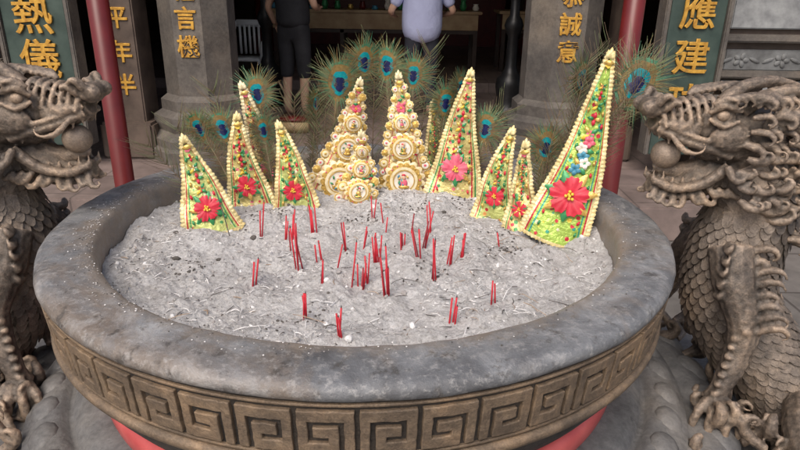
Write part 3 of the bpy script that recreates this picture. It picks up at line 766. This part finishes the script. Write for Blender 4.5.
# ------------------------------------------------------------------ SETTING
M['stonecol'] = bronze('carved_grey_stone', (.20, .18, .155), (.135, .12, .105), (.07, .06, .053), .6, 0, 5, False)
M['stonecol2'] = simple('brown_stone', (.125, .09, .07), (.06, .042, .033), 7, .6, 0, .35, .006, 9)
M['plaque'] = simple('green_slate', (.06, .09, .076), (.024, .044, .038), 6, .5, 0, .2, .004, 8)
M['palepanel'] = simple('pale_granite', (.36, .37, .37), (.18, .185, .19), 9, .6, 0, .3, .004, 10)
M['panelgrey'] = simple('grey_granite', (.20, .205, .205), (.09, .09, .09), 9, .6, 0, .4, .006, 10)
M['redpost'] = simple('red_lacquer', (.15, .015, .014), (.09, .010, .010), 5, .35, 0, .1)
M['gilt'] = simple('gilt_letters', (.80, .46, .08), (.45, .22, .04), 30, .38, .35, .3)
M['wood'] = simple('altar_wood', (.46, .33, .18), (.32, .20, .10), 6, .5)
M['darkwood'] = simple('dark_wood', (.05, .028, .02), (.025, .014, .01), 6, .5)
M['black'] = simple('black_iron', (.022, .022, .024), (.01, .01, .011), 12, .4, .3)
M['ceiling'] = simple('painted_ceiling', (.08, .035, .025), (.04, .02, .015), 3, .7)
M['innerwall'] = simple('inner_wall', (.10, .06, .045), (.05, .03, .022), 3, .7)
M['plastic'] = simple('white_plastic', (.75, .77, .78), (.68, .70, .72), 5, .4, 0, 0)
def tile_mat(name, c1, c2, mortar, sc, rough):
    m, nt, b = new_mat(name); tc = nt.nodes.new('ShaderNodeTexCoord'); br = nt.nodes.new('ShaderNodeTexBrick')
    br.offset = 0; br.inputs['Scale'].default_value = sc; br.inputs['Brick Width'].default_value = .5; br.inputs['Row Height'].default_value = .5
    br.inputs['Mortar Size'].default_value = .008
    br.inputs['Color1'].default_value = (*c1, 1); br.inputs['Color2'].default_value = (*c2, 1); br.inputs['Mortar'].default_value = (*mortar, 1)
    nt.links.new(tc.outputs['Object'], br.inputs[0]); n = nz(nt, 5, 8, .65)
    c = mix(nt, 1, br.outputs[0], ramp(nt, n.outputs['Fac'], [(.3, (.55, .55, .55)), (.7, (1.1, 1.1, 1.1))]).outputs[0], 'MULTIPLY')
    nt.links.new(c, b.inputs['Base Color']); b.inputs['Roughness'].default_value = rough; bump(nt, b, n.outputs['Fac'], .15, .003); return m
M['floor'] = tile_mat('hall_tiles', (.26, .20, .18), (.22, .17, .155), (.14, .11, .10), 1.2, .42)
M['ground'] = tile_mat('courtyard_paving', (.17, .155, .145), (.14, .13, .12), (.08, .07, .065), .9, .7)

mb = MB(); mb.add([(-300, -300, 0), (300, -300, 0), (300, 300, 0), (-300, 300, 0)], [(0, 1, 2, 3)], 'ground'); mb.obj('ground')
temple = empty('temple_hall')
FZ = .24; HZ = .36
mb = MB()
box(mb, (0, 2.4 + 6.2, FZ / 2 - .002), (13, 12.4, FZ), 'floor', .01)
mb.obj('porch_floor', False, temple)
mb = MB(); box(mb, (0, 11.0, HZ - .07), (10, 8, .14), 'floor', .01); mb.obj('hall_floor', False, temple)
mb = MB()
box(mb, (0, 14.2, 2.4), (14, .3, 5), 'innerwall'); box(mb, (-5.2, 9.5, 2.3), (.3, 9, 4.6), 'innerwall'); box(mb, (5.2, 9.5, 2.3), (.3, 9, 4.6), 'innerwall')
mb.obj('inner_walls', False, temple)
mb = MB(); box(mb, (0, 8.6, 4.3), (14, 11.6, .3), 'ceiling')
for k in range(9): box(mb, (0, 3.2 + k * 1.3, 4.05), (12, .14, .2), 'darkwood')
mb.obj('porch_roof', False, temple)
mb = MB()
for s in (-1, 1):
    x0 = 2.36 if s > 0 else 2.80
    box(mb, (s * (x0 + 2.6), 3.45, 2.2), (5.2, .3, 4.4), 'stonecol2')
    for z, h_, k_ in ((1.50, .36, 'palepanel'), (1.10, .15, 'panelgrey'), (1.95, .40, 'panelgrey'), (.80, .30, 'palepanel')):
        box(mb, (s * (x0 + 2.6), 3.285, z), (5.0, .06, h_), k_, .008)
    for z in (1.255, 1.0, 1.72, .60): box(mb, (s * (x0 + 2.6), 3.265, z), (5.1, .11, .055), 'stonecol', .012)
    for k in range(14):
        x = s * (x0 + .22 + k * .30)
        for j in range(5):
            a = j * 1.257; ell(mb, (x + .035 * math.cos(a), 3.252, 1.10 + .030 * math.sin(a)), (.026, .010, .018), 'panelgrey', (0, -a, 0), nu=10, nv=6)
        for q in (-1, 1): ell(mb, (x + q * .10, 3.252, 1.10), (.045, .010, .014), 'panelgrey', (0, q * .4, 0), nu=10, nv=6)
mb.obj('facade_wall', False, temple)

def text(body, loc, size, parent, rz=0, name='gilt_characters', sx=1.0):
    c = bpy.data.curves.new(name, 'FONT'); c.body = body; c.size = size; c.align_x = 'CENTER'; c.align_y = 'CENTER'
    c.extrude = .006; c.bevel_depth = .002; c.offset = .0015; c.materials.append(M['gilt'])
    o = bpy.data.objects.new(name, c); scene.collection.objects.link(o); o.location = loc; o.rotation_euler = (R(90), 0, rz); o.scale.x = sx
    o.parent = parent; return o

def plaque(x, y, w_, chars, z1, step, size):
    p = empty('calligraphy_plaque'); m = MB()
    box(m, (x, y + .06, 2.0), (w_, .10, 3.2), 'plaque', .008)
    for s in (-1, 1): box(m, (x + s * (w_ / 2 + .02), y + .06, 2.0), (.035, .15, 3.2), 'stonecol', .008)
    m.obj('slab', False, p)
    for i, ch in enumerate(chars): text(ch, (x, y - .002, z1 - i * step), size, p)
plaque(-2.53, 3.16, .46, '光傳熱儀', 1.95, .31, .29)
plaque(2.17, 3.16, .40, '靈感應建功', 2.045, .312, .26)

def column(x, y, r, chars, z1, step, size, facing=0, name='stone_column', mat='stonecol', seg=8, cx=0):
    p = empty(name); m = MB(); ph = math.pi / seg + facing
    pr = [(r * 1.75, FZ), (r * 1.75, FZ + .09), (r * 1.62, FZ + .11), (r * 1.62, FZ + .17), (r * 1.35, FZ + .22), (r * 1.42, FZ + .28), (r * 1.42, FZ + .34), (r * 1.18, FZ + .38), (r * 1.18, FZ + .46), (r, FZ + .50), (r, 4.15)]
    lathe(m, pr, mat, seg, (x, y), ph)
    m.obj('shaft', False, p)
    ap = r * math.cos(math.pi / seg)
    for i, ch in enumerate(chars): text(ch, (x + cx, y - (ap + .004), z1 - i * step), size, p, facing)
    return p
column(-1.53, 3.70, .29, '福言機', 1.515, .205, .17, cx=-.005)
column(1.35, 3.70, .30, '恭誠意', 1.51, .20, .17, cx=-.005)
p = empty('stone_pilaster'); m = MB(); box(m, (-2.08, 3.6, 2.2), (.28, .30, 3.9), 'stonecol2', .012); box(m, (-2.08, 3.6, .385), (.42, .44, .29), 'stonecol2', .02); m.obj('shaft', False, p)
for i, ch in enumerate('安平年半'): text(ch, (-2.06, 3.446, 1.56 - i * .25), .17, p)
p = empty('stone_pilaster'); m = MB(); box(m, (1.86, 3.75, 2.2), (.16, .30, 3.9), 'stonecol2', .012); box(m, (1.86, 3.75, .385), (.24, .44, .29), 'stonecol2', .02); m.obj('shaft', False, p)

for x in (-1.27, 1.12):
    m = MB(); lathe(m, [(.0, 4.5), (.047, 4.5), (.047, .30), (.065, .26), (.075, .20), (.10, .16), (.11, .08), (.11, 0)], 'redpost', 32, (x, 1.46)); m.obj('red_post')

def altar(x0, x1, y, ztop, name='altar_table'):
    m = MB(); xm = (x0 + x1) / 2; w_ = x1 - x0
    box(m, (xm, y, ztop - .02), (w_, .7, .04), 'wood', .008); box(m, (xm, y - .31, ztop - .15), (w_ - .1, .03, .21), 'wood', .005)
    box(m, (xm, y - .30, ztop - .285), (w_ - .2, .02, .05), 'darkwood', .004)
    n_ = max(2, int(w_ / .9) + 1)
    for i in range(n_):
        for s in (-1, 1): box(m, (x0 + .08 + (w_ - .16) * i / (n_ - 1), y + s * .28, (ztop + HZ) / 2 - .02), (.06, .06, ztop - HZ - .04), 'darkwood', .006)
    m.obj(name, False)
altar(-1.8, 1.2, 8.1, 1.23)
altar(1.5, 2.3, 8.5, 1.23)
m = MB(); random.seed(3)
for i in range(17):
    x = -1.75 + i * .18; hh = random.uniform(.05, .16)
    lathe(m, [(.0, 0), (.035, 0), (.05, hh * .4), (.03, hh * .8), (.038, hh), (.03, hh), (0, hh * .8)], random.choice(['redpost', 'gold', 'white', 'leaf', 'blue']), 14, (x, 8.0 + random.uniform(-.1, .1)), 0, 1.231)
m.obj('altar_offerings')
m = MB()
box(m, (0, 12.6, 1.16), (4.4, .8, 1.6), 'redpost', .02); box(m, (0, 12.15, 1.6), (3.8, .06, .5), 'gilt', .01)
m.obj('inner_altar', False)
for s in (-1, 1):
    m = MB(); lathe(m, [(0, 4.3), (.17, 4.3), (.17, .66), (.24, .62), (.27, .5), (.27, HZ)], 'redpost', 24, (s * 2.5, 10.8)); m.obj('hall_pillar')
def stand(x, y, z, name='iron_lamp_stand'):
    m = MB(); lathe(m, [(0, 0), (.20, 0), (.21, .04), (.17, .08), (.14, .14), (.13, .22), (.15, .34), (.14, .42), (.09, .47), (.06, .55), (.055, .85), (.08, .90), (.10, .96), (.08, 1.02), (.05, 1.06), (.045, 1.5), (.12, 1.56), (.15, 1.7), (.10, 1.85), (0, 1.9)], 'black', 28, (x, y), 0, z); m.obj(name)
stand(1.24, 5.3, FZ); stand(-1.45, 5.9, FZ)
def chair(x, y, z):
    m = MB()
    box(m, (x, y, z + .43), (.44, .42, .03), 'plastic', .01)
    for i in (-1, 1):
        tube(m, [(x + i * .20, y - .2, z + .42), (x + i * .23, y - .23, z)], [.022, .018], 'plastic', 8, 1, smooth=False)
        tube(m, [(x + i * .22, y + .24, z), (x + i * .20, y + .20, z + .43), (x + i * .21, y + .25, z + .66), (x + i * .17, y + .28, z + .86)], [.018, .022, .02, .018], 'plastic', 8, 3)
        tube(m, [(x + i * .23, y - .20, z + .44), (x + i * .25, y - .17, z + .64), (x + i * .24, y + .22, z + .67)], [.016, .018, .016], 'plastic', 8, 3)
    box(m, (x, y + .275, z + .84), (.34, .025, .09), 'plastic', .01)
    for k in range(-2, 3): box(m, (x + k * .06, y + .255, z + .64), (.03, .018, .36), 'plastic', .005)
    m.obj('plastic_chair')
chair(-1.88, 6.65, FZ + .002)
m = MB(); box(m, (-.95, 4.5, FZ + .05), (.30, .22, .10), 'wood', .01); box(m, (-.95, 4.5, FZ + .12), (.26, .20, .04), 'redpost', .01); m.obj('kneeling_stool')

# ------------------------------------------------------------------ PEOPLE
M['skin'] = simple('skin', (.56, .35, .25), (.50, .30, .21), 20, .5, 0, 0)
M['hair'] = simple('hair', (.02, .016, .014), (.01, .008, .007), 60, .5, 0, .3)
M['shirt'] = simple('lavender_shirt', (.50, .54, .78), (.42, .45, .68), 6, .8, 0, .6, .03)
M['blackcloth'] = simple('black_cloth', (.025, .025, .03), (.012, .012, .015), 8, .8)
M['navycloth'] = simple('dark_trousers', (.03, .032, .045), (.018, .02, .03), 8, .8)
M['shoe'] = simple('sandals', (.10, .05, .03), (.05, .03, .02), 20, .6)
def skin(name, verts, edges, radii, key, parent, sub=2):
    bm = bmesh.new(); ly = bm.verts.layers.skin.verify(); vs = []
    for i, v in enumerate(verts):
        b = bm.verts.new(v); r_ = radii[i]; b[ly].radius = r_ if isinstance(r_, tuple) else (r_, r_); b[ly].use_root = (i == 0); vs.append(b)
    for a, b in edges: bm.edges.new((vs[a], vs[b]))
    me = bpy.data.meshes.new(name); bm.to_mesh(me); bm.free(); me.materials.append(M[key])
    o = bpy.data.objects.new(name, me); scene.collection.objects.link(o); o.parent = parent
    s = o.modifiers.new('Skin', 'SKIN'); s.use_smooth_shade = True
    sb = o.modifiers.new('Sub', 'SUBSURF'); sb.levels = sub; sb.render_levels = sub; return o
def person(loc, yaw, arms, shirt, pants, hem, sleeve, stout=1.0, top=.88):
    root = empty('person', loc); root.rotation_euler = (0, 0, yaw)
    V = [(0, 0, .93), (0, 0, 1.08), (0, .01, 1.25), (0, .0, 1.38), (0, .0, 1.46), (0, .02, 1.53)]
    rr = [.13, .12, .13, .10, .050, .055]; E = [(0, 1), (1, 2), (2, 3), (3, 4), (4, 5)]
    for s, (e, h_) in zip((-1, 1), arms):
        k = len(V); V += [(s * .17, 0, 1.36), e, h_]; rr += [.052, .038, .026]; E += [(3, k), (k, k + 1), (k + 1, k + 2)]
    for s in (-1, 1):
        k = len(V); V += [(s * .09, 0, .86), (s * .10, .015, .48), (s * .105, -.01, .09), (s * .11, .04, .035), (s * .12, .14, .025)]
        rr += [.085, .058, .043, .038, .03]; E += [(0, k), (k, k + 1), (k + 1, k + 2), (k + 2, k + 3), (k + 3, k + 4)]
    skin('body', V, E, rr, 'skin', root)
    for s, (e, h_) in zip((-1, 1), arms):
        e = Vector(e); h_ = Vector(h_); d = (h_ - e).normalized(); sd = Vector((0, 1, 0)); sd = (sd - d * sd.dot(d)).normalized(); nn = d.cross(sd)
        pv = [h_, h_ + d * .05]; pr = [(.022, .03), (.02, .035)]; pe = [(0, 1)]
        for q, ln in enumerate((.068, .075, .07, .055)):
            o0 = h_ + d * .085 + sd * (.028 - q * .018); k = len(pv)
            pv += [o0, o0 + d * ln * .5 + nn * .006, o0 + d * ln * .9 + nn * .02]; pr += [(.009, .009), (.0085, .0085), (.007, .007)]; pe += [(1, k), (k, k + 1), (k + 1, k + 2)]
        k = len(pv); pv += [h_ + d * .04 + sd * .04, h_ + d * .075 + sd * .055]; pr += [(.010, .010), (.008, .008)]; pe += [(0, k), (k, k + 1)]
        skin('hand', pv, pe, pr, 'skin', root, 1)
    m = MB(); ell(m, (0, .03, 1.60), (.075, .092, .112), 'skin', nu=20, nv=14); ell(m, (0, .045, 1.545), (.052, .062, .05), 'skin')
    ell(m, (0, .125, 1.585), (.013, .022, .022), 'skin', nu=8, nv=6)
    for s in (-1, 1):
        ell(m, (s * .077, .02, 1.59), (.010, .020, .032), 'skin', nu=8, nv=6); ell(m, (s * .03, .112, 1.61), (.014, .010, .008), 'white', nu=8, nv=6); ell(m, (s * .03, .120, 1.61), (.006, .005, .006), 'hair', nu=8, nv=6)
    ell(m, (0, .113, 1.545), (.024, .010, .006), 'red', nu=8, nv=6)
    ell(m, (0, .005, 1.635), (.086, .096, .095), 'hair', nu=20, nv=12); ell(m, (0, -.035, 1.585), (.076, .055, .085), 'hair')
    m.obj('head', parent=root)
    w_ = stout
    sv = [(0, 0, top), (0, 0, 1.02), (0, .0, 1.18), (0, .0, 1.33), (0, 0, 1.42)]
    sr = [(.185 * w_, .155 * w_), (.185 * w_, .15 * w_), (.18 * w_, .145 * w_), (.13 * w_, .115), (.07, .07)]; se = [(0, 1), (1, 2), (2, 3), (3, 4)]
    for s, (e, h_) in zip((-1, 1), arms):
        e = Vector(e); sh = Vector((s * .175, 0, 1.355)); k = len(sv); sv += [tuple(sh), tuple(sh.lerp(e, sleeve * .55)), tuple(sh.lerp(e, sleeve))]; sr += [(.075, .075), (.070, .070), (.068, .068)]; se += [(3, k), (k, k + 1), (k + 1, k + 2)]
    skin('shirt', sv, se, sr, shirt, root)
    pv = [(0, 0, .95), (-.09, 0, .84), (-.10, .015, .5), (-.105, 0, hem), (.09, 0, .84), (.10, .015, .5), (.105, 0, hem), (0, 0, 1.05)]
    prr = [(.15 * w_, .13 * w_), (.10, .105), (.078, .08), (.068, .07), (.10, .105), (.078, .08), (.068, .07), (.14 * w_, .12 * w_)]
    skin('trousers', pv, [(0, 1), (1, 2), (2, 3), (0, 4), (4, 5), (5, 6), (0, 7)], prr, pants, root)
    m = MB()
    for s in (-1, 1): ell(m, (s * .115, .06, .015), (.048, .125, .016), 'shoe', nu=14, nv=6); tube(m, [(s * .115 - .045, .09, .02), (s * .115, .09, .06), (s * .115 + .045, .09, .02)], [.012, .014, .012], 'shoe', 6, 3)
    m.obj('sandals', parent=root)
    return root
person((-1.03, 5.22, FZ), R(-20), [((-.29, .0, 1.10), (-.27, .10, .93)), ((.24, .02, 1.12), (.16, .22, 1.10))], 'blackcloth', 'blackcloth', .38, .45, 1.05)
person((.29, 5.30, FZ), R(8), [((-.33, .0, 1.08), (-.27, .22, 1.04)), ((.33, .0, 1.08), (.26, .22, 1.04))], 'shirt', 'navycloth', .10, .85, 1.25, .74)

# ------------------------------------------------------------------ LIGHT / CAMERA
w = bpy.data.worlds.new('World'); scene.world = w; w.use_nodes = True
nt = w.node_tree; bg = nt.nodes['Background']; sky = nt.nodes.new('ShaderNodeTexSky'); sky.sky_type = 'NISHITA'; sky.sun_disc = False
sky.sun_elevation = R(52); sky.sun_rotation = R(200); sky.air_density = 1.0; sky.dust_density = 5.0; sky.ozone_density = .5
nt.links.new(sky.outputs[0], bg.inputs[0]); bg.inputs[1].default_value = .15
sl = bpy.data.lights.new('sun', 'SUN'); sl.energy = 2.2; sl.angle = R(40); sl.color = (1, .95, .89)
so = bpy.data.objects.new('sun', sl); scene.collection.objects.link(so)
az = R(200); el_ = R(52); sd = Vector((math.sin(az) * math.cos(el_), math.cos(az) * math.cos(el_), math.sin(el_)))
so.rotation_euler = sd.to_track_quat('Z', 'Y').to_euler(); so.location = sd * 20

cam = bpy.data.cameras.new('camera'); cam.lens = 28.26; cam.sensor_width = 36; cam.clip_end = 1000; cam.clip_start = .02
co = bpy.data.objects.new('camera', cam); scene.collection.objects.link(co); co.location = (.094, -1.505, 1.595)
co.rotation_euler = (Matrix.Rotation(R(68.9), 3, 'X') @ Matrix.Rotation(R(.9), 3, 'Z')).to_euler()
scene.camera = co
scene.view_settings.view_transform = 'Standard'; scene.view_settings.look = 'None'; scene.view_settings.exposure = 0
